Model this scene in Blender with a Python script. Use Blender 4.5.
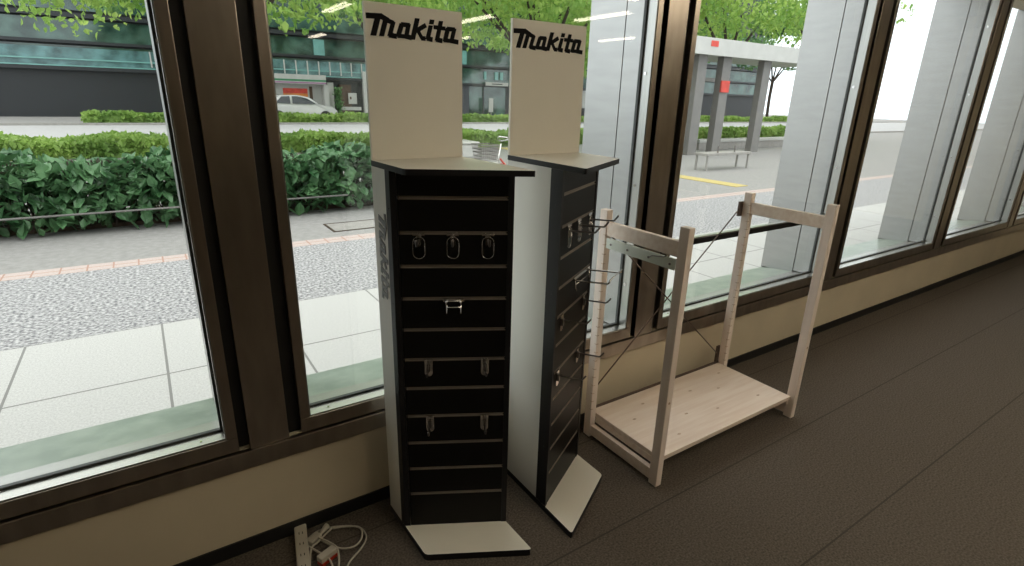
import bpy, bmesh, math, random
from math import sin, cos, pi, radians, tan, atan2
from mathutils import Vector, Matrix
S = bpy.context.scene
C = S.collection
for o in list(bpy.data.objects): bpy.data.objects.remove(o)

# ------------------------------------------------------------------ camera, world, lights, exposure
def setup():
    f, pitch, roll, yaw = 544.2, .32728, .02644, .59193
    R = Vector((cos(yaw), -sin(yaw), 0)); Fh = Vector((sin(yaw), cos(yaw), 0)); Z = Vector((0, 0, 1))
    fwd = Fh*cos(pitch) - Z*sin(pitch); U = Fh*sin(pitch) + Z*cos(pitch)
    X = R*cos(roll) + U*sin(roll); Y = U*cos(roll) - R*sin(roll)
    cd = bpy.data.cameras.new('camera'); co = bpy.data.objects.new('camera', cd); C.objects.link(co)
    M = Matrix((X, Y, -fwd)).transposed().to_4x4(); M.translation = Vector((0, -1.8333, 1.6))
    co.matrix_world = M
    cd.sensor_width = 36; cd.lens = 36*f/1024; cd.clip_start = .05; cd.clip_end = 300
    S.camera = co
setup()
W_ = bpy.data.worlds.new('World'); S.world = W_; W_.use_nodes = True
nt = W_.node_tree; nt.nodes.clear()
wo = nt.nodes.new('ShaderNodeOutputWorld'); bg = nt.nodes.new('ShaderNodeBackground')
tc = nt.nodes.new('ShaderNodeTexCoord'); sp = nt.nodes.new('ShaderNodeSeparateXYZ'); cr = nt.nodes.new('ShaderNodeValToRGB')
nt.links.new(tc.outputs['Generated'], sp.inputs[0]); nt.links.new(sp.outputs[2], cr.inputs[0])
cr.color_ramp.elements[0].color = (.80, .86, .92, 1); cr.color_ramp.elements[0].position = 0
cr.color_ramp.elements[1].color = (1, 1, .98, 1); cr.color_ramp.elements[1].position = .7
nt.links.new(cr.outputs[0], bg.inputs[0]); nt.links.new(bg.outputs[0], wo.inputs[0])
bg.inputs[1].default_value = 2.6                      # bright overcast sky
LAMP = 14.5                                            # radiance of the fluorescent tubes
ROOM = [(2.61, -6.5, 2), (4.65, -6.2, 2), (5.86, -4.6, 2), (8.15, -6.6, 2), (5.9, -8.8, 2), (3.48, -10.8, 2), (-2.2, -6.4, 2), (1.1, -2.2, 2), (2.0, -2.2, 2), (2.9, -2.2, 2), (3.8, -2.2, 2), (4.7, -2.2, 2), (5.6, -2.2, 2), (1.55, -2.75, 2), (2.45, -2.75, 2), (3.35, -2.75, 2), (4.25, -2.75, 2), (5.15, -2.75, 2)]  # window and second rows are added lamps that brighten the stand headers
S.view_settings.view_transform = 'Standard'; S.view_settings.look = 'None'
S.view_settings.gamma = 1; S.view_settings.use_curve_mapping = False; S.view_settings.exposure = 0

# ------------------------------------------------------------------ materials
def mat(name, col, rough=.6, metal=0, noise=0, scale=8, bump=0, spec=.5, col2=None, coat=0, transl=0, stretch=None, detail=4):
    m = bpy.data.materials.new(name); m.use_nodes = True
    n = m.node_tree.nodes; l = m.node_tree.links; b = n['Principled BSDF']
    b.inputs['Base Color'].default_value = (*col, 1); b.inputs['Roughness'].default_value = rough
    b.inputs['Metallic'].default_value = metal; b.inputs['Specular IOR Level'].default_value = spec
    b.inputs['Coat Weight'].default_value = coat
    last = None
    if noise or col2 or bump:
        t = n.new('ShaderNodeTexCoord'); mp = n.new('ShaderNodeMapping'); z = n.new('ShaderNodeTexNoise')
        if stretch: mp.inputs['Scale'].default_value = stretch
        l.new(t.outputs['Object'], mp.inputs[0]); l.new(mp.outputs[0], z.inputs[0])
        z.inputs['Scale'].default_value = scale; z.inputs['Detail'].default_value = detail
        if noise or col2:
            r = n.new('ShaderNodeValToRGB'); l.new(z.outputs[0], r.inputs[0])
            a = col2 if col2 else tuple(c*(1-noise) for c in col)
            r.color_ramp.elements[0].position = .35; r.color_ramp.elements[1].position = .65
            r.color_ramp.elements[0].color = (*a, 1); r.color_ramp.elements[1].color = (*[min(1, c*(1+noise)) for c in col], 1)
            l.new(r.outputs[0], b.inputs['Base Color']); last = r
        if bump:
            bu = n.new('ShaderNodeBump'); bu.inputs['Strength'].default_value = bump; bu.inputs['Distance'].default_value = .01
            l.new(z.outputs[0], bu.inputs['Height']); l.new(bu.outputs[0], b.inputs['Normal'])
    if transl:
        tr = n.new('ShaderNodeBsdfTranslucent'); mx = n.new('ShaderNodeMixShader'); mx.inputs[0].default_value = transl
        tr.inputs[0].default_value = (*col, 1)
        if last: l.new(last.outputs[0], tr.inputs[0])
        l.new(b.outputs[0], mx.inputs[1]); l.new(tr.outputs[0], mx.inputs[2]); l.new(mx.outputs[0], n['Material Output'].inputs[0])
    return m
def glass_mat(name, tint=(.95, .962, .955)):
    m = bpy.data.materials.new(name); m.use_nodes = True; n = m.node_tree.nodes; l = m.node_tree.links; n.remove(n['Principled BSDF'])
    g = n.new('ShaderNodeNewGeometry'); d = n.new('ShaderNodeVectorMath'); d.operation = 'DOT_PRODUCT'
    l.new(g.outputs['Incoming'], d.inputs[0]); l.new(g.outputs['Normal'], d.inputs[1])
    def mth(op, a, b=None):
        k = n.new('ShaderNodeMath'); k.operation = op
        for i, v in enumerate((a, b)):
            if v is None: continue
            if isinstance(v, (int, float)): k.inputs[i].default_value = v
            else: l.new(v, k.inputs[i])
        return k.outputs[0]
    a = mth('ABSOLUTE', d.outputs['Value']); p = mth('POWER', mth('SUBTRACT', 1., a), 5.); F = mth('ADD', mth('MULTIPLY', p, .96), .04)
    t = n.new('ShaderNodeBsdfTransparent'); t.inputs[0].default_value = (*tint, 1)
    gl = n.new('ShaderNodeBsdfGlossy'); gl.inputs['Roughness'].default_value = .02
    mx = n.new('ShaderNodeMixShader'); l.new(F, mx.inputs[0]); l.new(t.outputs[0], mx.inputs[1]); l.new(gl.outputs[0], mx.inputs[2])
    l.new(mx.outputs[0], n['Material Output'].inputs[0]); return m
def emit_mat(name, col, s):
    m = bpy.data.materials.new(name); m.use_nodes = True; n = m.node_tree.nodes; l = m.node_tree.links; n.remove(n['Principled BSDF'])
    e = n.new('ShaderNodeEmission'); e.inputs[0].default_value = (*col, 1); e.inputs[1].default_value = s
    l.new(e.outputs[0], n['Material Output'].inputs[0]); return m
def tile_mat(name, col, joint, sx, sy, ox=0, oy=0, w=.01, rough=.8, noise=.12, nscale=60, bump=0, vor=False, jx=True, spec=.3, offset_rows=False):
    m = mat(name, col, rough, noise=noise, scale=nscale, bump=bump, spec=spec, detail=6); n = m.node_tree.nodes; l = m.node_tree.links; b = n['Principled BSDF']
    t = n.new('ShaderNodeTexCoord'); s = n.new('ShaderNodeSeparateXYZ'); l.new(t.outputs['Object'], s.inputs[0])
    def mth(op, a, b=None):
        k = n.new('ShaderNodeMath'); k.operation = op
        for i, v in enumerate((a, b)):
            if v is None: continue
            if isinstance(v, (int, float)): k.inputs[i].default_value = v
            else: l.new(v, k.inputs[i])
        return k.outputs[0]
    def line(c, off, size):
        fr = mth('FRACT', mth('DIVIDE', mth('SUBTRACT', c, off-500*size), size)); e = w/size/2
        return mth('MAXIMUM', mth('LESS_THAN', fr, e), mth('GREATER_THAN', fr, 1-e))
    a = line(s.outputs[1], oy, sy)
    if jx: a = mth('MAXIMUM', a, line(s.outputs[0], ox, sx))
    src = b.inputs['Base Color'].links[0].from_socket
    mx = n.new('ShaderNodeMix'); mx.data_type = 'RGBA'; l.new(a, mx.inputs[0]); l.new(src, mx.inputs[6]); mx.inputs[7].default_value = (*joint, 1)
    l.new(mx.outputs[2], b.inputs['Base Color']); return m

M = {}
M['carpet'] = tile_mat('carpet', (.105, .086, .068), (.062, .050, .040), .5, .5, 0, -.64, .007, 1.0, .36, 130, .5, jx=False)
M['wall'] = mat('cream_wall', (.60, .52, .38), .85, noise=.04, scale=3)
M['ceiling'] = mat('ceiling_paint', (.75, .73, .68), .9, noise=.03, scale=6)
M['skirt'] = mat('black_vinyl', (.012, .012, .012), .45, noise=.1, scale=20)
M['steel'] = mat('brushed_steel', (.45, .45, .42), .30, 1, noise=.06, scale=6, stretch=(40, 40, .6))
M['steel_out'] = mat('satin_steel', (.42, .42, .405), .38, 1, noise=.04, scale=5, stretch=(1, 1, 6))
M['steel_brown'] = mat('steel_brown_reflection', (.38, .33, .275), .28, 1, noise=.10, scale=6, stretch=(3, 3, .8))  # brown of the reflected dark room put into the steel's colour
M['groove'] = mat('dark_gasket', (.012, .011, .010), .5, noise=.1, scale=30)
M['glass'] = glass_mat('window_glass')
M['sill_reflect'] = mat('sill_plant_reflection', (.33, .385, .33), .35, noise=.1, scale=9, col2=(.27, .33, .28))  # green of reflected plants put into the sill colour
M['laminate'] = mat('cream_laminate', (.80, .76, .655), .38, noise=.015, scale=4)
M['white_lam'] = mat('white_laminate', (.76, .75, .70), .40, noise=.015, scale=4)
M['black_lam'] = mat('black_laminate', (.005, .0045, .004), .40, noise=.2, scale=5, spec=.2)
M['edge'] = mat('black_edge_band', (.010, .0095, .0105), .45, noise=.1, scale=30, spec=.3)
M['slot'] = mat('slot_insert_metal', (.32, .28, .235), .42, .6, noise=.06, scale=30)
M['ink'] = mat('black_lettering', (.004, .004, .004), .6, noise=.1, scale=50, spec=.1)
M['ink_daylit'] = mat('daylit_black_lettering', (.075, .07, .065), .35, noise=.1, scale=50)  # black ink, with daylight sheen put into its colour as grey
M['chrome'] = mat('chrome', (.70, .68, .65), .16, 1, noise=.04, scale=40)
M['wire'] = mat('dark_wire', (.22, .20, .19), .28, 1, noise=.05, scale=40)
M['seal'] = mat('grey_window_seal', (.05, .055, .052), .5, noise=.1, scale=30)
M['clear'] = glass_mat('clear_plastic', (.80, .80, .80))
M['pine'] = mat('pine', (.86, .74, .64), .55, noise=.0, scale=3.0, col2=(.78, .64, .53), stretch=(1, 14, 14), bump=.03)
M['pine_v'] = mat('pine_upright', (.88, .77, .69), .55, scale=3.0, col2=(.82, .70, .61), stretch=(14, 14, 1))
M['knot'] = mat('pine_knot', (.55, .40, .29), .6, noise=.2, scale=60)
M['mint'] = mat('mint_metal', (.66, .71, .63), .4, noise=.03, scale=8)
M['rod'] = mat('dark_steel_rod', (.16, .12, .10), .4, .7, noise=.1, scale=20)
M['cable'] = mat('white_pvc', (.46, .42, .34), .45, noise=.05, scale=20)
M['red'] = mat('red_plastic', (.50, .04, .02), .4, noise=.05, scale=20)
M['slab'] = tile_mat('pale_granite_slab', (.50, .50, .485), (.22, .22, .21), .75, .87, .67, .81, .014, .7, .12, 90)
M['gravel'] = mat('speckled_gravel', (.52, .52, .52), .9, col2=(.13, .13, .14), scale=40, bump=.2, detail=3)
M['brick'] = tile_mat('pale_red_brick', (.50, .42, .39), (.40, .25, .20), .20, .12, .0, 4.27, .014, .85, .05, 40)
M['pave'] = mat('pale_concrete', (.29, .285, .275), .9, noise=.10, scale=14)
M['road'] = mat('pale_asphalt', (.42, .42, .42), .9, noise=.04, scale=3)  # pale grey asphalt with slight tone variation
M['conc'] = mat('concrete', (.30, .29, .27), .85, noise=.10, scale=8)
M['soil'] = mat('dark_soil', (.05, .032, .02), .95, noise=.3, scale=20)
M['grate'] = mat('grey_steel_cover', (.22, .22, .21), .6, .2, noise=.2, scale=60)
M['yellow'] = mat('yellow_tactile_paving', (.52, .42, .16), .8, noise=.08, scale=20)
M['leaf_tree'] = mat('tree_leaves', (.46, .62, .16), .5, scale=.7, col2=(.20, .38, .08), transl=.55)
M['leaf_far'] = mat('far_tree_leaves', (.22, .40, .14), .5, scale=.5, col2=(.06, .17, .07), transl=.4)
M['leaf_shrub'] = mat('broad_shrub_leaves', (.13, .27, .12), .38, scale=3.5, col2=(.03, .10, .035), transl=.12)
M['leaf_hedge'] = mat('clipped_hedge_leaves', (.36, .52, .13), .6, scale=1.2, col2=(.18, .32, .07), transl=.35)
M['bark'] = mat('dark_bark', (.045, .032, .025), .9, noise=.3, scale=9, bump=.4)
M['bwall'] = mat('grey_cladding', (.07, .075, .085), .6, noise=.06, scale=2)
M['bdark'] = mat('dark_cladding', (.014, .017, .02), .45, noise=.1, scale=2)
M['bglass'] = mat('dark_office_glass', (.075, .15, .12), .1, 0, scale=.9, spec=.8, col2=(.012, .035, .028))  # patchy green of reflected trees put into the glass colour
M['cyan'] = mat('cyan_glass_panel', (.16, .36, .33), .25, noise=.1, scale=2)
M['bteal'] = mat('teal_balcony_glass', (.09, .19, .19), .15, noise=.5, scale=1.2)
M['postgrey'] = mat('grey_painted_post', (.17, .165, .155), .6, noise=.08, scale=5)
M['bwhite'] = mat('white_cladding', (.46, .46, .43), .6, noise=.05, scale=3)
M['sgreen'] = mat('green_stripe', (.03, .20, .09), .6, noise=.05, scale=3)
M['spurple'] = mat('mauve_stripe', (.30, .14, .26), .6, noise=.05, scale=3)
M['sred'] = mat('red_poster', (.60, .06, .04), .6, noise=.2, scale=3)
M['sorange'] = mat('orange_poster', (.65, .22, .04), .6, noise=.2, scale=3)
M['brown'] = mat('brown_wood', (.07, .035, .018), .6, noise=.2, scale=6)
M['carpaint'] = mat('white_car_paint', (.60, .60, .58), .25, noise=.03, scale=3, coat=.5)
M['carglass'] = mat('car_glass', (.02, .03, .035), .1, noise=.1, scale=3)
M['tyre'] = mat('tyre_rubber', (.012, .012, .012), .8, noise=.1, scale=20)
M['tube_glow'] = emit_mat('fluorescent_tube', (1.0, .88, .69), LAMP)

# ------------------------------------------------------------------ mesh helpers
def lk(name, bm, m, parent=None, smooth=False):
    me = bpy.data.meshes.new(name); bm.normal_update(); bm.to_mesh(me); bm.free()
    for x in (m if isinstance(m, (list, tuple)) else [m]): me.materials.append(M[x])
    if smooth:
        for q in me.polygons: q.use_smooth = True
    o = bpy.data.objects.new(name, me); C.objects.link(o)
    if parent is not None: o.parent = parent
    return o
def box(bm, x0, x1, y0, y1, z0, z1, bev=0):
    v = bmesh.ops.create_cube(bm, size=1)['verts']
    for q in v: q.co = Vector(((x0+x1)/2 + q.co.x*abs(x1-x0), (y0+y1)/2 + q.co.y*abs(y1-y0), (z0+z1)/2 + q.co.z*abs(z1-z0)))
    if bev:
        e = list({e for q in v for e in q.link_edges}); bmesh.ops.bevel(bm, geom=e, offset=bev, segments=2, affect='EDGES', profile=.5)
    return v
def lks(name, bm, m, parent=None, smooth=False):
    """one object per separate piece of the bmesh"""
    left = set(bm.verts); out = []
    bm.verts.index_update()
    while left:
        st = [min(left, key=lambda v: v.index)]; isl = set(st)
        while st:
            v = st.pop()
            for e in v.link_edges:
                w = e.other_vert(v)
                if w not in isl: isl.add(w); st.append(w)
        left -= isl; nb = bmesh.new(); mp = {v: nb.verts.new(v.co) for v in sorted(isl, key=lambda v: v.index)}
        for f in {f for v in isl for f in v.link_faces}: nb.faces.new([mp[v] for v in f.verts]).material_index = f.material_index
        out.append(lk(name, nb, m, parent, smooth))
    bm.free(); return out
def BXS(name, m, parent, *boxes, bev=0):
    return [BX(name, m, parent, b, bev=bev) for b in boxes]
def BX(name, m, parent, *boxes, bev=0):
    bm = bmesh.new()
    for b in boxes: box(bm, *b, bev=bev)
    return lk(name, bm, m, parent)
def prism(bm, pts, z0, z1, side_mat=0, cap_mat=0):
    a = [bm.verts.new((x, y, z0)) for x, y in pts]; b = [bm.verts.new((x, y, z1)) for x, y in pts]
    area = sum(pts[i][0]*pts[(i+1) % len(pts)][1]-pts[(i+1) % len(pts)][0]*pts[i][1] for i in range(len(pts)))
    if area < 0: a.reverse(); b.reverse()
    n = len(a)
    for i in range(n): bm.faces.new((a[i], a[(i+1) % n], b[(i+1) % n], b[i])).material_index = side_mat
    bm.faces.new(b).material_index = cap_mat; bm.faces.new(a[::-1]).material_index = cap_mat
def rounded(pts, rad):
    out = []; n = len(pts)
    for i, p in enumerate(pts):
        r = rad[i]
        if not r: out.append(p); continue
        P = Vector(p); A = (Vector(pts[i-1])-P).normalized(); B = (Vector(pts[(i+1) % n])-P).normalized()
        s = P+A*r; e = P+B*r
        for k in range(7):
            t = k/6; q = s*(1-t)**2 + P*2*t*(1-t) + e*t*t; out.append((q.x, q.y))
    return out
def tube(bm, pts, r, seg=8, caps=True):
    pts = [Vector(q) for q in pts]; rs = r if isinstance(r, (list, tuple)) else [r]*len(pts); rings = []
    up = None
    for i, q in enumerate(pts):
        t = (pts[min(i+1, len(pts)-1)]-pts[max(i-1, 0)]).normalized()
        if up is None: up = t.orthogonal().normalized()
        else:
            up = (up - t*up.dot(t)); up = up.normalized() if up.length > 1e-6 else t.orthogonal().normalized()
        s = t.cross(up)
        rings.append([bm.verts.new(q + (up*cos(2*pi*k/seg)+s*sin(2*pi*k/seg))*rs[i]) for k in range(seg)])
    for a, b in zip(rings, rings[1:]):
        for k in range(seg): bm.faces.new((a[k], a[(k+1) % seg], b[(k+1) % seg], b[k]))
    if caps: bm.faces.new(rings[0][::-1]); bm.faces.new(rings[-1])
def smoothpath(pts, n=6):
    P = [Vector(q) for q in pts]; P = [P[0]*2-P[1]]+P+[P[-1]*2-P[-2]]; out = []
    for i in range(1, len(P)-2):
        for k in range(n):
            t = k/n; a, b, c, d = P[i-1], P[i], P[i+1], P[i+2]
            out.append(.5*((2*b)+(c-a)*t+(2*a-5*b+4*c-d)*t*t+(3*b-a-3*c+d)*t**3))
    out.append(P[-2]); return out
def TB(name, m, parent, *paths, r=.004, seg=8):
    bm = bmesh.new()
    for q in paths: tube(bm, q, r, seg)
    return lk(name, bm, m, parent, True)
def cyl(bm, c, axis, r, h, seg=16):
    a = Vector(axis).normalized(); c = Vector(c); tube(bm, [c-a*h/2, c+a*h/2], r, seg)
def empty(name, loc, rz=0):
    o = bpy.data.objects.new(name, None); C.objects.link(o); o.location = loc; o.rotation_euler = (0, 0, rz); o.empty_display_size = .1; return o
def tag(o, label, cat, group=None, kind=None):
    if kind == 'structure': o['kind'] = kind; return o
    o['label'] = label; o['category'] = cat
    if group: o['group'] = group
    if kind: o['kind'] = kind
    return o
def struct(o): o['kind'] = 'structure'; return o

# ------------------------------------------------------------------ the room
RX0, RX1, RY0, RZ = -3.2, 9.6, -12.0, 2.8
struct(BX('floor', 'carpet', None, (RX0, RX1, RY0, 0, -.06, 0)))
struct(BX('ceiling', 'ceiling', None, (RX0, RX1, RY0, .41, RZ, RZ+.1)))
OPEN = [(-3.0, .08), (.36, 1.94), (2.22, 3.80), (4.08, 5.66), (5.94, 7.52), (7.80, 9.40)]
ZS, ZT = .49, 2.50
WT = .41
bx = [(RX0, RX1, 0, WT, 0, .425), (RX0, RX1, 0, WT, 2.56, RZ)]
struct(BX('wall_back', 'wall', None, *bx))
struct(BX('wall_left', 'wall', None, (RX0-.1, RX0, RY0, WT, 0, RZ)))
struct(BX('wall_right', 'wall', None, (RX1, RX1+.1, RY0, WT, 0, RZ)))
struct(BX('wall_front', 'wall', None, (RX0, RX1, RY0-.1, RY0, 0, RZ)))
struct(BX('baseboard_back', 'skirt', None, (RX0, RX1, -.008, 0, 0, .055)))
# steel apron running below every window
struct(BX('trim_1', 'steel_brown', None, (RX0, RX1, -.022, 0, .356, .424), bev=.003))
# ------------------------------------------------------------------ windows
FW = .037
for i, (a, b) in enumerate(OPEN):
    w = struct(empty('window_%d' % (i+1), (0, 0, 0)))
    BX('window_frame', 'steel_brown', w, (a-FW, b+FW, -.012, .05, .430, ZS-.006), (a-FW, a-.004, -.012, .05, ZS-.006, ZT), (b+.004, b+FW, -.012, .05, ZS-.006, ZT), (a-FW, b+FW, -.012, .05, ZT, ZT+.06), bev=.002)
    BX('glazing_bead', 'steel', w, (a-.004, b+.004, -.008, .045, ZS-.006, ZS), (a-.004, a, -.008, .045, ZS, ZT), (b, b+.004, -.008, .045, ZS, ZT))
    BX('gasket', 'seal', w, (a, b, .045, .060, ZS-.004, ZS+.008), (a, a+.008, .045, .060, ZS+.008, ZT), (b-.008, b, .045, .060, ZS+.008, ZT))
    BX('window_pane', 'glass', w, (a+.006, b-.006, .049, .055, ZS+.004, ZT))
    bm = bmesh.new()
    for z in (.72, 1.22, 1.72, 2.22):
        for X, d in ((a, 1), (b, -1)): cyl(bm, (X+d*.001, .022, z), (1, 0, 0), .0075, .005, 10)
    cyl(bm, (a+.07, .014, ZS+.001), (0, 0, 1), .0045, .003, 10); cyl(bm, (b-.07, .014, ZS+.001), (0, 0, 1), .0045, .003, 10)
    lks('bead_screw', bm, 'chrome', w)
    # outer sill
    bm = bmesh.new()
    pts = [(.056, .470), (.175, .462), (.175, .40), (.056, .40)]
    for p_, m_ in ((pts, 'steel_out'),):
        vs = [[bm.verts.new((x, y, z)) for y, z in p_] for x in (a, b)]
        for k in range(4): bm.faces.new((vs[0][k], vs[0][(k+1) % 4], vs[1][(k+1) % 4], vs[1][k]))
        bm.faces.new(vs[0]); bm.faces.new(vs[1][::-1])
    bmesh.ops.recalc_face_normals(bm, faces=bm.faces); lk('outer_sill', bm, 'steel_out', w)
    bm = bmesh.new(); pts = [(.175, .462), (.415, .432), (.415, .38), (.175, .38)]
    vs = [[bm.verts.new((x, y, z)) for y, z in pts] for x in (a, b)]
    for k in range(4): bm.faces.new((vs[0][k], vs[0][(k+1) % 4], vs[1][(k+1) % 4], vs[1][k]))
    bm.faces.new(vs[0]); bm.faces.new(vs[1][::-1]); bmesh.ops.recalc_face_normals(bm, faces=bm.faces); lk('sloped_sill', bm, 'sill_reflect', w)
# steel clad columns between the windows
edges = [(RX0, OPEN[0][0])] + [(OPEN[i][1], OPEN[i+1][0]) for i in range(5)] + [(OPEN[5][1], RX1)]
n_ = 2
for (a, b) in edges:
    t = struct(empty('trim_%d' % n_, (0, 0, 0))); n_ += 1
    BX('column_core', 'groove', t, (a+.012, b-.012, .02, WT-.02, .425, 2.56))
    BX('outer_cladding', 'steel_out', t, (a+.0, a+.012, .061, .172, .47, 2.56), (a, a+.012, .178, WT, .44, 2.56), (b-.012, b, .061, .172, .47, 2.56), (b-.012, b, .178, WT, .44, 2.56), (a, b, WT, WT+.012, .0, 2.56))
    if b-a > .25 and b-a < .4:
        m0 = a+.071; m1 = b-FW-.044
        BX('steel_cladding', 'steel_brown', t, (m0, m1, -.012, .02, .424, 2.56), (m1+.044, b-.002-FW+.04, -.0121, .02, .424, 2.56) if False else (m0, m1, -.0119, .02, .424, 2.56), bev=.002)
# guard rail across the second window
g = empty('guard_rail', (0, 0, 0)); tag(g, 'dark horizontal guard bar with highlight strip on top across the window behind the pine shelf', 'rail')
BX('bar', 'edge', g, (2.225, 3.795, .012, .036, .868, .900), bev=.003); BX('highlight_strip', 'steel', g, (2.225, 3.795, .010, .038, .9005, .908))  # pale strip added as the highlight along the bar's lit top
BXS('end_bracket', 'edge', g, (2.2225, 2.232, .008, .040, .860, .912), (3.788, 3.7975, .008, .040, .860, .912))

# ------------------------------------------------------------------ ceiling lamps
def lamp(x, y, n):
    t = empty('ceiling_light', (x, y, RZ)); lab = ['over the middle of the room', 'to the right of the middle', 'at the middle of the right side', 'at the far right', 'at the deep right', 'deepest in the room', 'at the far left'] + ['added as fill in the %s row, %s from the left' % (r, q) for r, k in (('window', 6), ('second', 5)) for q in ('first', 'second', 'third', 'fourth', 'fifth', 'sixth')[:k]]
    tag(t, 'twin tube fluorescent ceiling light ' + lab[n], 'ceiling light', 'fluorescent ceiling lights')
    BX('lamp_body', 'ceiling', t, (-.08, .08, -.64, .64, -.035, -.001), bev=.006)
    for s in (-1, 1):
        bm = bmesh.new(); cyl(bm, (s*.045, 0, -.052), (0, 1, 0), .014, 1.18, 12); lk('tube', bm, 'tube_glow', t, True)
    BXS('lamp_holder', 'ceiling', t, (-.07, .07, -.615, -.592, -.07, -.034), (-.07, .07, .592, .615, -.07, -.034))
for n, (x, y, _) in enumerate(ROOM): lamp(x, y, n)

# ------------------------------------------------------------------ lettering
LOGO = [([(0.0084, -0.04), (0.0528, -0.038), (0.0729, -0.047)], 13), ([(0.043, -0.04), (0.0262, -0.09)], 15), ([(0.0669, -0.047), (0.0524, -0.09)], 13), ([(0.0907, -0.053), (0.0789, -0.088), (0.0981, -0.09)], 12), ([(0.0712, -0.047), (0.0907, -0.053)], 11),
        ([(0.1206, -0.055), (0.1441, -0.055)], 11), ([(0.1196, -0.055), (0.1068, -0.088)], 13), ([(0.1068, -0.088), (0.1284, -0.088)], 10), ([(0.1421, -0.055), (0.1337, -0.088), (0.1482, -0.09)], 12),
        ([(0.1727, -0.036), (0.1559, -0.092)], 13), ([(0.2003, -0.051), (0.170, -0.068)], 11), ([(0.174, -0.067), (0.1878, -0.089), (0.1972, -0.089)], 11), ([(0.2248, -0.035), (0.2228, -0.042)], 13),
        ([(0.2194, -0.052), (0.2085, -0.088), (0.2224, -0.09)], 12), ([(0.2567, -0.036), (0.2419, -0.089), (0.2577, -0.091)], 12), ([(0.2332, -0.053), (0.2701, -0.054)], 10),
        ([(0.2822, -0.054), (0.3061, -0.054)], 11), ([(0.2822, -0.054), (0.2715, -0.089)], 13), ([(0.2695, -0.089), (0.2927, -0.089)], 10), ([(0.3061, -0.054), (0.2957, -0.089), (0.3182, -0.091)], 12)]
def logo_bm(fn, thick=.0015):
    """strokes in the board's own plane; fn maps (along, up, out) to a point"""
    bm = bmesh.new(); k = 0
    for pts, w in LOGO:
        w = w*.00122/2; P = [Vector(q) for q in pts]
        for a, b in zip(P, P[1:]):
            d = (b-a).normalized(); e = w*.45; a2 = a-d*e; b2 = b+d*e; nn = Vector((-d.y, d.x))*w
            if abs(d.y) > .5: nn = Vector((w*1.02, 0))
            th = thick + (k % 7)*.00004; k += 1
            q = [a2+nn, a2-nn, b2-nn, b2+nn]
            lo = [bm.verts.new(fn(v.x, v.y, 0)) for v in q]; hi = [bm.verts.new(fn(v.x, v.y, th)) for v in q]
            for i in range(4): bm.faces.new((lo[i], lo[(i+1) % 4], hi[(i+1) % 4], hi[i]))
            bm.faces.new(hi); bm.faces.new(lo[::-1])
    bmesh.ops.recalc_face_normals(bm, faces=bm.faces); return bm

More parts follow.
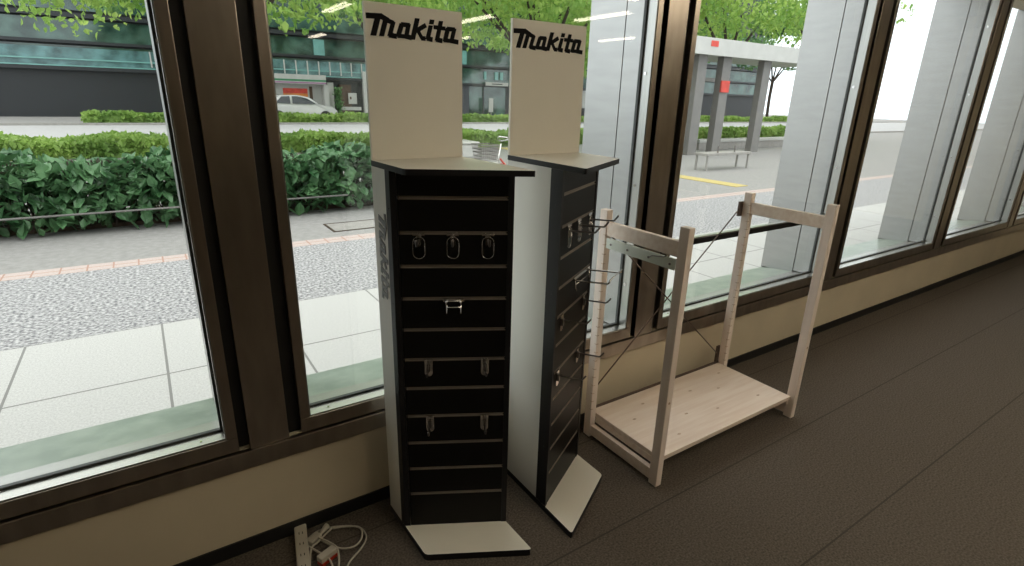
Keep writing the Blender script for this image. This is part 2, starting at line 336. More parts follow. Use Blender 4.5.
# ------------------------------------------------------------------ display stands
SW, AL, LS, GB, GS = .3361, radians(30.29), .1391, .1690, .1109
ZB, ZSH, ZH = .028, 1.3984, 1.8631
def stand(loc, rz, s, label, lettering):
    """s=+1: short side on the left; s=-1 mirrored. local x along the wall, -y into the room"""
    t = empty('display_stand', loc, rz); tag(t, label, 'display stand', 'slatted display stands')
    F = lambda x: LS + tan(AL)*x
    X = lambda x: x*s
    def poly(pts): return [(X(x), -y) for x, y in pts]
    def board(name, over, z0, z1, parent, cap):
        pts = poly([(0, 0), (SW, 0), (SW, F(SW)+over), (0, F(0)+over)])
        bm = bmesh.new(); prism(bm, rounded(pts, [0, 0, .014, .014]), z0, z1, 0, 1); o = lk(name, bm, ['edge', cap], parent); return o
    board('base_board', GB, 0, ZB, t, 'laminate'); board('top_shelf', GS, ZSH-.018, ZSH, t, 'laminate')
    z0, z1 = ZB+.0005, ZSH-.0185
    def pr(name, pts, m, za=z0, zb=z1, parent=t):
        bm = bmesh.new(); prism(bm, poly(pts), za, zb); return lk(name, bm, m, parent)
    so, si = .033, .066
    pr('side_panel', [(0, 0), (.016, 0), (.016, F(.016)-so), (0, F(0)-so)], 'white_lam')
    pr('side_panel', [(SW-.016, 0), (SW, 0), (SW, F(SW)-si), (SW-.016, F(SW-.016)-si)], 'white_lam')
    pr('back_panel', [(.0165, .002), (SW-.0165, .002), (SW-.0165, .016), (.0165, .016)], 'white_lam')
    # black stiles wrap the two front corners
    pr('stile', [(0, F(0)-so+.0005), (.018, F(.018)-so), (.018, F(.018)), (0, F(0))], 'edge')
    pr('stile', [(SW-.016, F(SW-.016)-si+.0005), (SW, F(SW)-si+.0005), (SW, F(SW)), (SW-.016, F(SW-.016))], 'edge')
    bm = bmesh.new()
    for z in (.30, .94, 1.26):
        cyl(bm, (X(-.0003), -(F(0)-.016), z), (1, 0, 0), .0035, .002, 10); cyl(bm, (X(SW+.0003), -(F(SW)-.03), z), (1, 0, 0), .0035, .002, 10)
    lks('stile_screw', bm, 'groove', t)
    # slatted front panel: a band of laminate between each pair of slots
    fp = None
    d = Vector((cos(AL), sin(AL)))               # along the front, in (x, depth)
    L = SW/cos(AL)
    def P(u, dep): # u metres along front from short side, dep outwards
        q = Vector((0, F(0))) + d*u + Vector((-sin(AL), cos(AL)))*dep; return (q.x, q.y)
    slots = [1.298-.1122*i for i in range(11)]
    u0, u1 = .0215, L-.0195
    bm = bmesh.new(); zz = [z0]+[v for z in reversed(slots) for v in (z-.006, z+.006)]+[z1]
    for a, b in zip(zz[::2], zz[1::2]): prism(bm, poly([P(u0, -.018), P(u1, -.018), P(u1, -.002), P(u0, -.002)]), a, b)
    prism(bm, poly([P(u0, -.024), P(u1, -.024), P(u1, -.0185), P(u0, -.0185)]), z0, z1)
    fp = lk('front_panel', bm, 'black_lam', t)
    for z in slots:
        bm = bmesh.new(); a_, b_ = L*.066, L*.962
        prism(bm, poly([P(a_, -.018), P(b_, -.018), P(b_, -.006), P(a_, -.006)]), z-.0055, z+.0012)
        prism(bm, poly([P(a_, -.0062), P(b_, -.0062), P(b_, -.0010), P(a_, -.0010)]), z-.0055, z-.0025)
        prism(bm, poly([P(a_, -.018), P(b_, -.018), P(b_, -.0010), P(a_, -.0010)]), z+.0042, z+.0058)
        lk('slot_insert', bm, 'slot', fp)
    # header
    bm = bmesh.new(); prism(bm, poly([(0, 0), (SW, 0), (SW, .012), (0, .012)]), ZSH+.0005, ZH); h = lk('header_board', bm, 'laminate', t)
    lx = (lambda a: a) if s > 0 else (lambda a: a-SW)
    lk('logo', logo_bm(lambda a, u, o: Vector((lx(a), -.0121-o, ZH+u))), 'ink', h)
    if lettering:  # the same wordmark down the short side, read from top to bottom
        # along the word -> down, letter tops -> towards the front
        lk('side_lettering', logo_bm(lambda a, u, o: Vector((X(0)-s*(o+.0002), -(.098+(u+.036)), 1.243-a*.955))), 'ink_daylit', t)
    # helper for hooks: world position / rotation at a fraction along the front
    def at(fr, z):
        q = P(L*fr, 0); v = Matrix.Rotation(rz, 3, 'Z') @ Vector((X(q[0]), -q[1], 0)); ang = rz - s*AL
        return Vector(loc)+v+Vector((0, 0, z)), ang
    return at, slots
D1 = ((.6136, -.0818, 0), .0339)
D2 = ((1.4761, -.0864, 0), .0011)
at1, SL = stand(*D1, 1, 'narrow white and black slatted display stand nearest the window on the left', True)
at2, _ = stand(*D2, -1, 'slatted display stand turned to the right beside the pine shelf', False)

# ------------------------------------------------------------------ hooks
def plate_bm(w, h, top, th=.0015, y=-.003):
    pts = [(-w/2, top), (w/2, top)] + [(w/2*cos(a), top-h+w/2 - w/2*sin(a)) for a in [k*pi/10 for k in range(11)]]
    bm = bmesh.new(); a = [bm.verts.new((x, y, z)) for x, z in pts]; b = [bm.verts.new((x, y-th, z)) for x, z in pts]; n = len(pts)
    for i in range(n): bm.faces.new((a[i], a[(i+1) % n], b[(i+1) % n], b[i]))
    bm.faces.new(a); bm.faces.new(b[::-1]); bmesh.ops.recalc_face_normals(bm, faces=bm.faces); return bm
def prong_path(x, z, L, tilt=.04, tip=.022):
    return [(x, -.003, z), (x, -.02, z+.0005), (x, -L*.6, z+tilt*L*.5), (x, -L+.004, z+tilt*L), (x, -L, z+tilt*L+.001), (x, -L-.012, z+tilt*L+tip*.75), (x, -L-.015, z+tilt*L+tip)]
def hook_label(at, fr, z, label, group):
    q, a = at(fr, z); t = empty('display_hook', q, a); tag(t, label, 'hook', group)
    BX('slot_clip', 'chrome', t, (-.019, .019, -.0065, .001, -.008, -.0015), (-.019, .019, -.005, -.0025, -.004, .003), bev=.0006)
    lk('hook_plate', plate_bm(.017, .034, -.0085), 'chrome', t)
    TB('prong', 'wire', t, prong_path(0, -.022, .10), r=.0033)
    ring = [(.019*cos(k*pi/12), -.008, -.030+.019*sin(k*pi/12)) for k in range(0, 13)] + [(-.019*cos(k*pi/12), -.008, -.066-.017*sin(k*pi/12)) for k in range(0, 13)]
    o = TB('ticket_frame', 'chrome', t, ring+[ring[0]], r=.0009, seg=6)
    bm = plate_bm(.034, .07, -.014, .0006, -.0074); lk('ticket_sleeve', bm, 'clear', o)
    return t
def hook_plain(at, fr, z, label, group):
    q, a = at(fr, z); t = empty('display_hook', q, a); tag(t, label, 'hook', group)
    lk('hook_plate', plate_bm(.028, .060, -.002), 'chrome', t)
    BX('slot_clip', 'chrome', t, (-.014, .014, -.005, .001, -.004, .0025), bev=.0006)
    bm = bmesh.new(); box(bm, -.006, .006, -.012, -.0048, -.040, -.012, .001); lk('prong_block', bm, 'wire', t)
    TB('prong', 'wire', t, prong_path(0, -.018, .10), r=.0033)
    return t
def bracket(at, fr, z, half, L, label):
    q, a = at(fr, z); t = empty('display_bracket', q, a); tag(t, label, 'bracket', 'double arm brackets')
    BX('back_plate', 'chrome', t, (-half-.012, half+.012, -.005, .0008, -.010, .002), bev=.0008)
    for s in (-1, 1):
        h = half*s
        TB('arm', 'chrome', t, [(h, -.005, -.006), (h, -.012, -.012), (h, -L*.5, -.008), (h, -L, -.004), (h, -L-.006, -.001), (h, -L-.010, .012)], r=.0034)
        TB('arm_stay', 'chrome', t, [(h, -.006, -.008), (h, -.008, -.044), (h, -.012, -.05)], r=.0022)
    TB('cross_bar', 'chrome', t, [(-half, -L-.010, .012), (half, -L-.010, .012)], r=.0022)
    TB('stay_bar', 'chrome', t, [(-half, -.008, -.028), (half, -.008, -.028)], r=.0022)
    return t
# left stand: fractions run from its short (left) side; right stand: from its short (right) side
for fr, w in ((.219, 'leftmost'), (.498, 'middle'), (.788, 'rightmost')):
    hook_label(at1, fr, SL[1], 'chrome hook with clear ticket sleeve, %s of three on the left stand' % w, 'ticket hooks on the second slot')
for fr, w in ((.787, 'nearest and leftmost'), (.535, 'middle'), (.213, 'farthest right')):
    hook_label(at2, fr if fr != .787 else .802, SL[1], 'chrome hook with ticket sleeve, %s of three on the right stand' % w, 'ticket hooks on the second slot')
bracket(at1, .50, SL[3], .0235, .045, 'small H shaped chrome bracket on the fourth slot of the left stand')
bracket(at2, .34, SL[3], .080, .13, 'wide two armed chrome bracket on the right stand, pointing at the pine shelf')
for i, (zi, hh) in enumerate(((5, 'upper'), (7, 'lower'))):
    for fr, w in ((.272, 'left'), (.772, 'right')):
        hook_plain(at1, fr, SL[zi], 'chrome plate hook, %s one of the %s pair on the left stand' % (w, hh), 'plain hooks on the lower slots')
for zi, fr, hh, w in ((4, .853, 'upper', 'left'), (4, .227, 'upper', 'right'), (6, .879, 'lower', 'left'), (6, .308, 'lower', 'right')):
    hook_plain(at2, fr, SL[zi], 'dark pronged hook, %s one of the %s pair on the right stand' % (w, hh), 'plain hooks on the lower slots')

# ------------------------------------------------------------------ pine shelf unit
sh = empty('pine_shelf', (1.64, -.56, 0)); tag(sh, 'pale pine shelf unit with one low board, standing right of both stands', 'shelf unit')
def post(x, y, top):
    o = BX('post', 'pine_v', sh, (x, x+.034, y, y+.044, .004, top), bev=.0025)
    BX('foot', 'wire', o, (x+.008, x+.026, y+.012, y+.032, 0, .005))
    bm = bmesh.new()
    for k in range(22):
        z = .16+.044*k
        if y > .3: box(bm, x-.0008, x+.012, y-.0008, y+.012, z-.0016, z+.0016)
        elif k == 7: cyl(bm, (x+.017, y-.0002, z-.05), (0, 1, 0), .006, .0012, 12)
    lks('shelf_pin_hole', bm, 'knot', o)
for x in (0, 1.045):
    post(x, 0, 1.160); post(x, .440, 1.150)
    a = x+.005; b = x+.029
    BX('side_rail', 'pine', sh, (a, b, .045, .4395, 1.038, 1.100), bev=.002); BX('side_rail', 'pine', sh, (a, b, .045, .4395, .018, .072), bev=.002)
m_ = BX('side_strip', 'mint', sh, (-.001, .0045, .046, .43, .985, 1.026), (-.001, .010, .046, .43, 1.026, 1.030), bev=.001)
bm = bmesh.new()
for y in (.07, .18, .30, .40): cyl(bm, (-.002, y, 1.006), (1, 0, 0), .005, .004, 10)
lks('strip_screw', bm, 'wire', m_)
TB('latch_wire', 'wire', m_, [(-.003, .18, 1.006), (-.006, .16, 1.018), (-.006, .10, 1.028), (-.004, .085, 1.036)], r=.0018)
BX('shelf_board', 'pine', sh, (.036, 1.043, .022, .476, .108, .130), bev=.0015)
bm = bmesh.new(); random.seed(4)
for x, y in ((.16, .30), (.30, .38), (.42, .20), (.47, .40), (.60, .15), (.62, .34), (.78, .28), (.90, .12), (.93, .39), (.25, .10)):
    v = bmesh.ops.create_circle(bm, cap_ends=True, radius=1, segments=12)['verts']
    for q in v: q.co = Vector((x+q.co.x*.012, y+q.co.y*.006, .1303))
lks('board_knot', bm, 'knot', sh)
BXS('board_bearer', 'pine', sh, (.0345, .050, .03, .44, .078, .1075), (1.029, 1.0445, .03, .44, .078, .1075))
def rod(name, x0, z0, x1, z1, y, r=.003):
    TB(name, 'rod', sh, [(x0, y, z0), (x1, y, z1)], r=r)
rod('brace_rod', .045, 1.05, 1.045, .178, .488, .0035); rod('brace_rod', .040, .214, 1.02, 1.05, .493, .0035)
BX('brace_bracket', 'rod', sh, (1.028, 1.052, .4845, .497, .125, .235)); BX('brace_bracket', 'rod', sh, (.022, .046, .4845, .497, .17, .235))
BX('brace_bracket', 'rod', sh, (1.02, 1.052, .4845, .497, 1.02, 1.10)); BX('brace_bracket', 'rod', sh, (.022, .05, .4845, .497, 1.02, 1.10))
BX('back_stop', 'rod', sh, (.036, 1.043, .477, .483, .125, .142))

# ------------------------------------------------------------------ cables on the floor
def cable(name, pts, label, r=.0035, cat='cable'):
    o = TB(name, 'cable', None, smoothpath([(x, y, z) for x, y, z in pts]), r=r); tag(o, label, cat, 'white cables on the carpet'); return o
cable('power_cable', [(.261, -.104, .006), (.282, -.073, .005), (.334, -.046, .005), (.391, -.057, .005), (.452, -.089, .005), (.479, -.124, .005), (.479, -.172, .005), (.45, -.211, .005), (.392, -.252, .005), (.366, -.287, .005), (.33, -.34, .005), (.26, -.36, .005)], 'thin white cable making the outer loop on the carpet')
cable('power_cable', [(.384, -.071, .012), (.426, -.085, .012), (.465, -.109, .012), (.474, -.139, .012), (.456, -.181, .012), (.423, -.2, .012), (.383, -.186, .012), (.351, -.144, .012), (.322, -.094, .014)], 'thin white cable making the inner loop on the carpet')
cable('power_cable', [(.262, -.211, .014), (.286, -.138, .02), (.315, -.118, .02), (.347, -.095, .02), (.379, -.074, .018)], 'short white cable lying across the plug cluster')
cable('power_cable', [(.275, -.112, .022), (.312, -.180, .020), (.329, -.223, .020), (.33, -.28, .008)], 'white cable dropping from the power strip to the tap')
cable('power_cable', [(.322, -.103, .026), (.351, -.144, .022), (.366, -.189, .022), (.352, -.253, .012), (.32, -.30, .006)], 'white cable curving over the red based tap')
ps = empty('power_strip', (.262, -.10, 0), radians(-10)); tag(ps, 'long white power strip by the black baseboard at lower left', 'power strip')
BX('strip_body', 'cable', ps, (-.022, .022, -.15, .10, .0, .030), bev=.005)
bm = bmesh.new()
for k in range(4):
    for d in (-.006, .006): box(bm, d-.0015, d+.0015, -.12+k*.055, -.108+k*.055, .0296, .0304)
lk('socket_slot', bm, 'groove', ps)
tp = empty('plug_tap', (.327, -.198, 0), radians(22)); tag(tp, 'white block plug with a red underside among the white cables', 'plug')
BX('tap_body', 'cable', tp, (-.034, .034, -.015, .015, .014, .036), bev=.003); BX('red_base', 'red', tp, (-.034, .034, -.0155, .0145, .0, .0138), bev=.002)
pl = empty('plug_adapter', (.318, -.086, 0), radians(30)); tag(pl, 'white three way plug adapter with a plug sticking out of it', 'plug')
BX('adapter_body', 'cable', pl, (-.036, .016, -.014, .014, .0, .026), bev=.004)
bm = bmesh.new(); tube(bm, [(.014, 0, .014), (.03, .002, .014), (.045, .004, .016), (.062, .006, .018)], [.006, .007, .011, .011], 10); lk('plug', bm, 'cable', pl, True)

# ------------------------------------------------------------------ the street: ground
def ground(name, m, x0, x1, y0, y1, z=0, th=.05): return struct(BX(name, m, None, (x0, x1, y0, y1, z-th, z)))
GX0, GX1 = -45, 95
ground('pavement_slabs', 'slab', GX0, GX1, WT+.011, 2.55); ground('pavement_gravel', 'gravel', GX0, GX1, 2.55, 4.27)
ground('pavement_brick_strip', 'brick', GX0, GX1, 4.27, 4.50); ground('pavement_concrete', 'pave', GX0, GX1, 4.50, 16.4)
ground('roadway', 'road', GX0, GX1, 16.4, 29.3, -.0); ground('pavement_far', 'pave', GX0, GX1, 29.3, 70)
struct(BX('kerb_near', 'conc', None, (GX0, GX1, 16.25, 16.4, 0, .10)))
struct(BX('kerb_far', 'conc', None, (GX0, GX1, 29.3, 29.45, 0, .10)))
ys = BX('tactile_strip', 'yellow', None, (9.95, 10.35, 4.9, 14.1, .0, .012)); struct(ys)
mh = empty('manhole_cover', (2.2, 4.98, 0)); tag(mh, 'rectangular grey access cover with a dark rim set in the pavement', 'manhole cover')
BX('cover_plate', 'conc', mh, (-.38, .38, -.21, .21, .0, .006)); BX('rim', 'soil', mh, (-.41, -.385, -.24, .24, 0, .008), (.385, .41, -.24, .24, 0, .008), (-.384, .384, -.24, -.215, 0, .008), (-.384, .384, .215, .24, 0, .008))

# ------------------------------------------------------------------ leaves
def leaves_mesh(name, pts, size, m, parent, flat=.0, seed=0, pointy=True):
    rnd = random.Random(seed); vs = []; fs = []
    for (x, y, z) in pts:
        a = rnd.uniform(0, 2*pi); b = rnd.gauss(0, .6+(1-flat)*.5); s = size*rnd.uniform(.6, 1.3)
        u = Vector((cos(a)*cos(b), sin(a)*cos(b), sin(b))); v = u.cross(Vector((rnd.gauss(0, .4), rnd.gauss(0, .4), 1))).normalized()
        c = Vector((x, y, z)); k = len(vs)
        if pointy:
            w = v.cross(u)*s*.12
            vs += [c-u*s*.5, c-u*s*.12+v*s*.36+w, c+u*s*.25+v*s*.26+w, c+u*s*.6, c+u*s*.25-v*s*.26+w, c-u*s*.12-v*s*.36+w]
            fs += [(k, k+1, k+2, k+3), (k, k+3, k+4, k+5)]
        else:
            vs += [c-u*s*.5, c+v*s*.3, c+u*s*.5, c-v*s*.3]; fs.append((k, k+1, k+2, k+3))
    me = bpy.data.meshes.new(name); me.from_pydata([tuple(q) for q in vs], [], fs); me.materials.append(M[m])
    o = bpy.data.objects.new(name, me); C.objects.link(o)
    if parent is not None: o.parent = parent
    return o
def blob_pts(rnd, c, r, n):
    out = []
    for _ in range(n):
        d = Vector((rnd.gauss(0, 1), rnd.gauss(0, 1), rnd.gauss(0, 1))).normalized()*rnd.uniform(.55, 1.05)
        out.append((c[0]+d.x*r[0], c[1]+d.y*r[1], c[2]+d.z*r[2]))
    return out
def street_tree(x, y, h, R, zlow, nblob, nleaf, label, seed, leaf='leaf_tree', size=.17, group='street trees on the near verge', branches=None):
    rnd = random.Random(seed); t = empty('street_tree', (x, y, 0)); tag(t, label, 'tree', group)
    bm = bmesh.new(); fork = zlow-.9
    tube(bm, smoothpath([(0, 0, 0), (.03, 0, .4), (-.03, .02, fork*.6), (0, 0, fork)]), [.19]*3+[.15]*16 if False else .14, 10)
    ends = branches or [(rnd.uniform(-1, 1)*R*.6, rnd.uniform(-1, 1)*R*.5, zlow+h*.3+rnd.uniform(0, h*.3)) for _ in range(6)]
    for e in ends:
        e = Vector(e); s = Vector((0, 0, fork-.05)); mid = s.lerp(e, .5)+Vector((0, 0, -.12)); P = smoothpath([s, mid, e]); tube(bm, P, [.085*(1-.7*i/(len(P)-1)) for i in range(len(P))], 8)
    lk('trunk', bm, 'bark', t, True)
    pts = []; n = nleaf//nblob
    for _ in range(nblob):
        a = rnd.uniform(0, 2*pi); rr = R*math.sqrt(rnd.uniform(0, 1)); z = zlow+.45+rnd.uniform(0, h)
        k = 1-.5*max(0, (z-zlow)/h-.4); pts += blob_pts(rnd, (cos(a)*rr*k, sin(a)*rr*k*.8, z), (.95*R*.3, .95*R*.3, .5*R*.3), n)
    leaves_mesh('foliage', pts, size, leaf, t, seed=seed); return t
street_tree(2.2, 14.2, 5.5, 4.6, 3.0, 150, 27000, 'street tree nearest the left, leaves over the top left window corner', 11)
street_tree(12.0, 14.4, 5.5, 5.0, 3.45, 120, 22000, 'street tree rising behind the header of the right stand', 12, branches=[(-2.9, 0, 4.9), (-1.05, -.2, 5.0), (-.35, .2, 5.4), (.95, .1, 5.3), (-.2, .9, 6), (.9, -.9, 6), (3.2, .3, 5.4), (-3.3, .2, 5.0)])
street_tree(22.0, 14.4, 5.5, 4.6, 4.2, 110, 19000, 'street tree with a bent branch above the bus shelter', 13, branches=[(-2.7, 0, 5.8), (-3.6, -.3, 4.5), (1.2, .4, 6), (.1, .9, 6.5), (2.4, .1, 5.6)])
street_tree(29, 14.4, 5.5, 4.5, 4.4, 30, 3500, 'street tree far to the right beyond the bus shelter', 14)
for i, (x, y, w) in enumerate(((3, 31.2, 'at the far left'), (12.6, 31.4, 'left of the right stand'), (24.9, 31.2, 'between the two stands'), (30.5, 31.2, 'beside the steel jamb'), (40, 31.2, 'seen over the bus shelter'), (52, 31.2, 'at the far right'))):
    street_tree(x, y, 5.5, 4.0, 4.6 if i != 2 else 3.0, 30, 5200, 'deep green tree across the road, ' + w, 30+i, 'leaf_far' if i != 2 else 'leaf_tree', .30, 'trees across the road')

def hedge(name, x0, x1, y0, y1, h, n, size, m, label, seed, core):
    rnd = random.Random(seed); t = empty(name, (0, 0, 0)); tag(t, label, 'hedge')
    bm = bmesh.new(); NX = 60; rows = []
    for i in range(NX+1):
        x = x0+(x1-x0)*i/NX; hh = h*(.80+.10*sin(i*1.7)+.05*sin(i*.6+1)); rows.append([bm.verts.new(q) for q in ((x, y0+.06, 0), (x, y0+.1, hh*.85), (x, (y0+y1)/2, hh), (x, y1-.1, hh*.85), (x, y1-.06, 0))])
    for a, b in zip(rows, rows[1:]):
        for k in range(4): bm.faces.new((a[k], b[k], b[k+1], a[k+1]))
    bm.faces.new(rows[0]); bm.faces.new(rows[-1][::-1]); bmesh.ops.recalc_face_normals(bm, faces=bm.faces)
    lk('hedge_core', bm, core, t)
    pts = []
    for _ in range(n):
        x = rnd.uniform(x0, x1); i = (x-x0)/(x1-x0)*NX; hh = h*(.88+.10*sin(i*1.7)+.05*sin(i*.6+1))
        if rnd.random() < .45: pts.append((x, y0+rnd.uniform(-.03, .14), rnd.uniform(.03, hh)))
        else: pts.append((x, rnd.uniform(y0, y1), hh+rnd.gauss(0, .03)))
    leaves_mesh('hedge_leaves', pts, size, m, t, seed=seed); return t
hedge('low_hedge', -6, 34, 14.5, 16.1, .47, 22000, .14, 'leaf_hedge', 'bright green low hedge along the near side of the road', 41, 'leaf_hedge')
hedge('low_hedge', -2, 60, 29.6, 30.6, .50, 9000, .22, 'leaf_hedge', 'thin green low hedge along the far side of the road', 42, 'leaf_hedge')
# broad leaved shrub bed close to the window
sb = empty('shrub_bed', (0, 5.9, 0)); tag(sb, 'bed of broad leaved dark green shrubs beyond the pavement on the left', 'shrubs')
BX('bed_soil', 'soil', sb, (-6, 3.75, .30, 1.3, 0, .05))
bm = bmesh.new(); rnd = random.Random(5)
for i in range(420):
    x = -5.8+i*.0226; tube(bm, [(x, .2+rnd.uniform(0, .5), .03), (x+rnd.uniform(-.1, .1), .25+rnd.uniform(-.1, .4), .4), (x+rnd.uniform(-.15, .15), .3+rnd.uniform(-.1, .4), .78)], .008, 5)
lk('stem', bm, 'bark', sb)
pts = []
for _ in range(9500):
    x = rnd.uniform(-6, 3.7); z = rnd.random()**.62*.86*(.93+.07*sin(x*3.1)); y = -.04+rnd.random()**1.5*1.1
    if z < .14 and rnd.random() < .3: continue
    pts.append((x, y, max(z, .06)))
leaves_mesh('shrub_leaves', pts, .15, 'leaf_shrub', sb, flat=.4, seed=6)
bm = bmesh.new(); rail = TB('low_rail', 'postgrey', None, [(-6, 5.76, .262), (2.30, 5.76, .262)], r=.012); bm.free()
tag(rail, 'thin grey rail running in front of the shrub bed', 'rail')

# ------------------------------------------------------------------ street furniture
pb = empty('concrete_planter', (7.15, 12.3, 0)); tag(pb, 'pale round topped concrete planter seen just right of the left header', 'planter')
BX('planter_body', 'bwhite', pb, (-.75, .78, -.45, .45, 0, .34), bev=.02); BX('planter_rim', 'bwhite', pb, (-.79, .82, -.49, .49, .345, .42), bev=.035)
# bicycle
bk = empty('bicycle', (4.72, 5.15, 0), radians(-6)); tag(bk, 'silver town bicycle with wire basket parked outside between the stands', 'bicycle')
def wheel(x):
    bm = bmesh.new(); P = [(x+.31*cos(a), 0, .33+.31*sin(a)) for a in [k*2*pi/28 for k in range(29)]]; tube(bm, P, .017, 8, False); o = lk('wheel', bm, 'tyre', bk, True)
    bm = bmesh.new()
    for k in range(12): a = k*pi/6; tube(bm, [(x, 0, .33), (x+.3*cos(a), 0, .33+.3*sin(a))], .0015, 4)
    cyl(bm, (x, 0, .33), (0, 1, 0), .02, .08, 10); lk('spoke', bm, 'chrome', o)
    bm = bmesh.new(); P = [(x+.345*cos(a), 0, .33+.345*sin(a)) for a in [radians(20)+k*radians(150)/16 for k in range(17)]]; tube(bm, P, .022, 8); lk('mudguard', bm, 'chrome', bk, True)
wheel(-.42); wheel(.62)
TB('bicycle_frame', 'red', bk, [(.10, 0, .32), (-.28, 0, .74)], [(.10, 0, .32), (-.0+.02+.0, 0, .78) if False else (.20, 0, .80)], [(.62, -.05, .33), (.10, 0, .32)], [(-.27, 0, .66), (.14, 0, .50)], r=.015)
TB('fork', 'chrome', bk, [(-.27, 0, .96), (-.32, 0, .70), (-.42, -.05, .33)], [(-.32, 0, .70), (-.42, .05, .33)], r=.011)
TB('handlebar', 'chrome', bk, smoothpath([(-.02, -.27, 1.02), (-.20, -.24, 1.04), (-.28, 0, 1.0), (-.20, .24, 1.04), (-.02, .27, 1.02)]), r=.011)
bm = bmesh.new(); bmesh.ops.create_uvsphere(bm, u_segments=14, v_segments=8, radius=.1)
for v in bm.verts: v.co = Vector((v.co.x*1.3+.24, v.co.y*.8, v.co.z*.4+.84))
lk('saddle', bm, 'tyre', bk, True)
bm = bmesh.new()
def ringp(z, k): return [(-.52+k*.15*cx, k*.17*cy_, z) for cx, cy_ in ((-1, -1), (1, -1), (1, 1), (-1, 1), (-1, -1))]
for z, k in ((.74, .8), (.79, .86), (.84, .9), (.89, .95), (.95, 1)): tube(bm, ringp(z, k), .006, 6)
for i in range(9):
    for sgn in (-1, 1):
        f = -1+i/4; tube(bm, [(-.52+.15*f*.8, sgn*.17*.8, .74), (-.52+.15*f, sgn*.17, .95)], .003, 5); tube(bm, [(-.52+sgn*.15*.8, .17*f*.8, .74), (-.52+sgn*.15, .17*f, .95)], .003, 5)
lk('basket', bm, 'wire', bk)
# bus shelter, bench, planter wall on the right
bs = empty('bus_shelter', (14.6, 10, 0)); tag(bs, 'white roofed bus shelter with grey posts seen at the right edge', 'bus shelter')
BX('roof', 'bwhite', bs, (-.75, 7, -.3, 1.9, 3.02, 3.12), (-.75, 7, -.34, -.28, 2.98, 3.46), (-.79, -.74, -.34, 1.9, 2.98, 3.46), bev=.01)
for x in (0.02, 1.22, 3.4, 6.2): BX('post', 'postgrey', bs, (x, x+.42, .0, .24, 0, 3.01), bev=.01)
BX('side_pane', 'bglass', bs, (-.12, -.06, .3, 1.6, .25, 2.9)); BX('route_poster', 'bwhite', bs, (-.40, -.14, .05, .1, .2, .85)); BX('roof_badge', 'sred', bs, (.06, .40, -.352, -.342, 3.22, 3.38))
BX('notice_box', 'sred', bs, (1.20, 1.60, -.06, -.005, 1.95, 2.3)); BX('steel_arch', 'conc', bs, (1.1, 1.2, .9, 1.0, 0, 2.3), (1.1, 2.8, .9, 1.0, 2.3, 2.42))
bn = empty('bench', (12.4, 7.1, 0)); tag(bn, 'plain grey street bench with slim legs outside the right window', 'bench')
BX('seat', 'conc', bn, (-.85, .95, -.2, .2, .37, .43), bev=.008)
for x in (-.78, .88):
    for y in (-.16, .16): BX('leg', 'conc', bn, (x-.02, x+.02, y-.02, y+.02, 0, .3695))
BX('armrest', 'wire', bn, (-.40, -.38, -.16, -.13, .431, .60), (.28, .30, -.16, -.13, .431, .60))
pw = empty('planter_wall', (20, 11.2, 0)); tag(pw, 'low pale concrete planter wall behind the bench', 'wall'); BX('wall_body', 'conc', pw, (-3.3, 9, 0, .35, 0, .26), bev=.01); BX('coping', 'bwhite', pw, (-3.35, 9.05, -.04, .39, .2605, .36), bev=.01)
hedge('low_hedge', 16.8, 30, 11.75, 13.2, .62, 9000, .13, 'leaf_hedge', 'lush green hedge growing behind the planter wall on the right', 43, 'leaf_hedge')

# car
car = empty('car', (8.05, 33, 0)); tag(car, 'white hatchback parked behind the far hedge at the left edge', 'car')
prof = [(-2.0, .30), (-2.05, .85), (-1.75, 1.02), (-1.15, 1.44), (-.2, 1.47), (.45, 1.35), (1.0, .97), (1.75, .84), (2.0, .62), (2.0, .30)]
bm = bmesh.new(); n = len(prof); L_ = []
for yy, k in ((-.80, .0), (-.82, .02), (.82, .02), (.80, .0)):
    L_.append([bm.verts.new((x, yy*(.86 if z > 1.1 else 1), z)) for x, z in prof])
for a, b in zip(L_, L_[1:]):
    for i in range(n): bm.faces.new((a[i], a[(i+1) % n], b[(i+1) % n], b[i]))
bm.faces.new(L_[0]); bm.faces.new(L_[-1][::-1]); bmesh.ops.recalc_face_normals(bm, faces=bm.faces); lk('car_body', bm, 'carpaint', car)
def side_win(pts):
    bm = bmesh.new()
    for s in (-1, 1):
        a = [bm.verts.new((x, s*(.835 if z < 1.1 else .722), z)) for x, z in pts]; b = [bm.verts.new((x, s*.69, z)) for x, z in pts]
        for i in range(len(a)): bm.faces.new((a[i], a[(i+1) % len(a)], b[(i+1) % len(a)], b[i]))
        bm.faces.new(a); bm.faces.new(b[::-1])
    bmesh.ops.recalc_face_normals(bm, faces=bm.faces); lk('side_window', bm, 'carglass', car)
side_win([(-1.45, 1.02), (-1.05, 1.38), (-.62, 1.40), (-.62, 1.0)]); side_win([(-.50, 1.0), (-.50, 1.40), (-.2, 1.40), (.30, 1.30), (.78, 1.0)])
bm = bmesh.new(); q = [bm.verts.new(c) for c in ((.50, -.66, 1.345), (.98, -.78, .985), (.98, .78, .985), (.50, .66, 1.345), (.46, -.66, 1.33), (.94, -.78, .96), (.94, .78, .96), (.46, .66, 1.33))]
for f_ in ((0, 1, 2, 3), (7, 6, 5, 4), (0, 4, 5, 1), (1, 5, 6, 2), (2, 6, 7, 3), (3, 7, 4, 0)): bm.faces.new([q[i] for i in f_])
for v in bm.verts: v.co.x += .02; v.co.z += .01
lk('windscreen', bm, 'carglass', car)
for x in (-1.3, 1.3):
    for y in (-.74, .74): bm = bmesh.new(); cyl(bm, (x, y, .31), (0, 1, 0), .31, .2, 20); lk('wheel', bm, 'tyre', car, True)

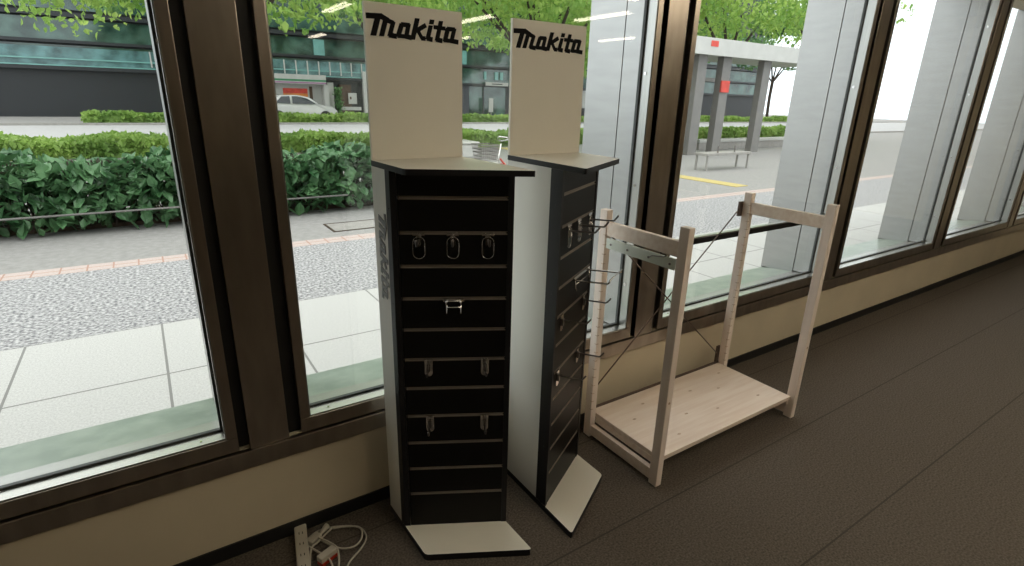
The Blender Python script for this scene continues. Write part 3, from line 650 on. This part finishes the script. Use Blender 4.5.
# ------------------------------------------------------------------ office building across the road
ob = empty('office_building', (0, 38, 0)); tag(ob, 'glass and dark metal office building across the road with shops below', 'building')
BX('wall', 'bdark', ob, (-12, 60, .35, 14, 0, 13)); 
BX('floor_band', 'bdark', ob, (-12, 60, -.12, .35, 2.45, 2.62)); BX('floor_band', 'bdark', ob, (-12, 60, -.14, .35, 3.80, 3.95)); BX('floor_band', 'bdark', ob, (-12, 60, -.14, .35, 5.10, 5.32)); BX('floor_band', 'bwall', ob, (-12, 60, -.14, .35, 8.3, 8.7))
BX('upper_glazing', 'bglass', ob, (-12, 60, .1, .34, 3.97, 5.01)); BX('upper_glazing', 'bglass', ob, (-12, 60, .1, .34, 5.47, 8.29)); BX('lower_glazing', 'bglass', ob, (-12, 60, .1, .34, 2.63, 3.71))
for x0, x1 in ((10.5, 11.2), (21.43, 22.0), (3.2, 3.9), (33.4, 34.0), (44, 44.8)): BX('cyan_panel', 'cyan', ob, (x0, x1, -.02, .095, 3.98, 4.95))
BX('balustrade_rail', 'cyan', ob, (-12, 14, -.10, -.04, 2.97, 3.04)); BX('balustrade_glass', 'bteal', ob, (-12, 14, -.02, .05, 2.70, 3.60)); BX('balustrade_rail', 'cyan', ob, (-12, 14, -.10, -.04, 2.64, 2.70))
for k in range(20):
    x = 9.95+.73*(k-12); BX('balustrade_post', 'bwhite', ob, (x, x+.07, -.105, -.035, 2.75, 3.60))
for x0, x1 in ((24.6, 24.9), (25.1, 25.37), (23.6, 23.8)): BX('cyan_panel', 'bwhite' if x0 == 24.9 else 'cyan', ob, (x0, x1, -.02, .095, 2.95, 3.55))
# shop on the left
BX('shop_fascia', 'bwhite', ob, (3, 10.95, -.7, .34, 2.14, 2.72)); BX('fascia_stripe', 'sgreen', ob, (3, 10.95, -.71, -.701, 2.31, 2.42)); BX('fascia_stripe', 'spurple', ob, (3, 10.95, -.71, -.701, 2.18, 2.26))
BX('shop_pillar', 'bwhite', ob, (10.80, 11.1, -.6, .34, 0, 2.13)); BX('shop_window', 'bwhite', ob, (3, 10.79, .0, .34, .0, 2.13))
BX('shop_poster', 'sred', ob, (8.3, 9.85, -.03, -.005, 1.55, 1.86)); BX('shop_poster', 'sorange', ob, (8.3, 9.85, -.03, -.005, 1.24, 1.54)); BX('window_post', 'brown', ob, (9.98, 10.17, -.05, -.006, .9, 2.0))
BX('side_wall', 'bwhite', ob, (11.2, 11.62, .0, .34, 0, 2.3)); BX('entrance', 'brown', ob, (12.05, 12.85, .1, .34, 0, 2.2)); BX('notice_board', 'bwhite', ob, (12.59, 13.18, -.05, .0, .94, 1.66)); BX('notice_mark', 'brown', ob, (12.68, 12.80, -.056, -.051, 1.24, 1.42))
BX('white_post', 'bwhite', ob, (13.62, 13.90, -.3, -.05, 0, 3.1)); BX('wooden_ledge', 'bwhite', ob, (11.96, 13.37, -.3, .09, .52, .74))
BX('grey_wall', 'bwall', ob, (21.2, 22.22, -.0, .34, 0, 2.44)); BX('entrance_door', 'bglass', ob, (22.3, 25.7, .12, .34, 0, 2.40)); BX('door_post', 'bwall', ob, (23.55, 23.62, .0, .34, 0, 2.40))
BX('sign_board', 'bwhite', ob, (23.63, 25.75, -.22, -.13, 2.50, 2.76)); BX('sign_mark', 'bdark', ob, (24.2, 25.2, -.226, -.221, 2.60, 2.67)); BX('side_column', 'bwall', ob, (33.4, 33.7, -.2, .34, 0, 5.0)); BX('shop_front', 'bwhite', ob, (33.75, 34.6, -.02, .34, .9, 2.4))
shr = empty('potted_shrub', (11.75, 37.5, 0)); tag(shr, 'tall thin green shrub in a pot beside the brown entrance across the road', 'plant')
bm = bmesh.new(); tube(bm, [(0, 0, 0), (0, 0, .35)], [.14, .2], 12); lk('pot', bm, 'conc', shr)
leaves_mesh('foliage', [(rnd.gauss(0, .12), rnd.gauss(0, .12), rnd.uniform(.35, 2.0)) for _ in range(300)], .16, 'leaf_far', shr, seed=9)
wb = empty('figure_stand_in', (23.85, 37.3, 0)); tag(wb, 'small white panel in place of a white figure before the dark entrance', 'sign'); BX('figure_panel', 'bwhite', wb, (-.22, .18, -.03, .03, .5, 1.55), bev=.01); BX('figure_foot', 'conc', wb, (-.2, .2, -.2, .2, 0, .04), (-.03, .03, -.02, .02, .04, .5))  # plain panel put in where a white figure stands
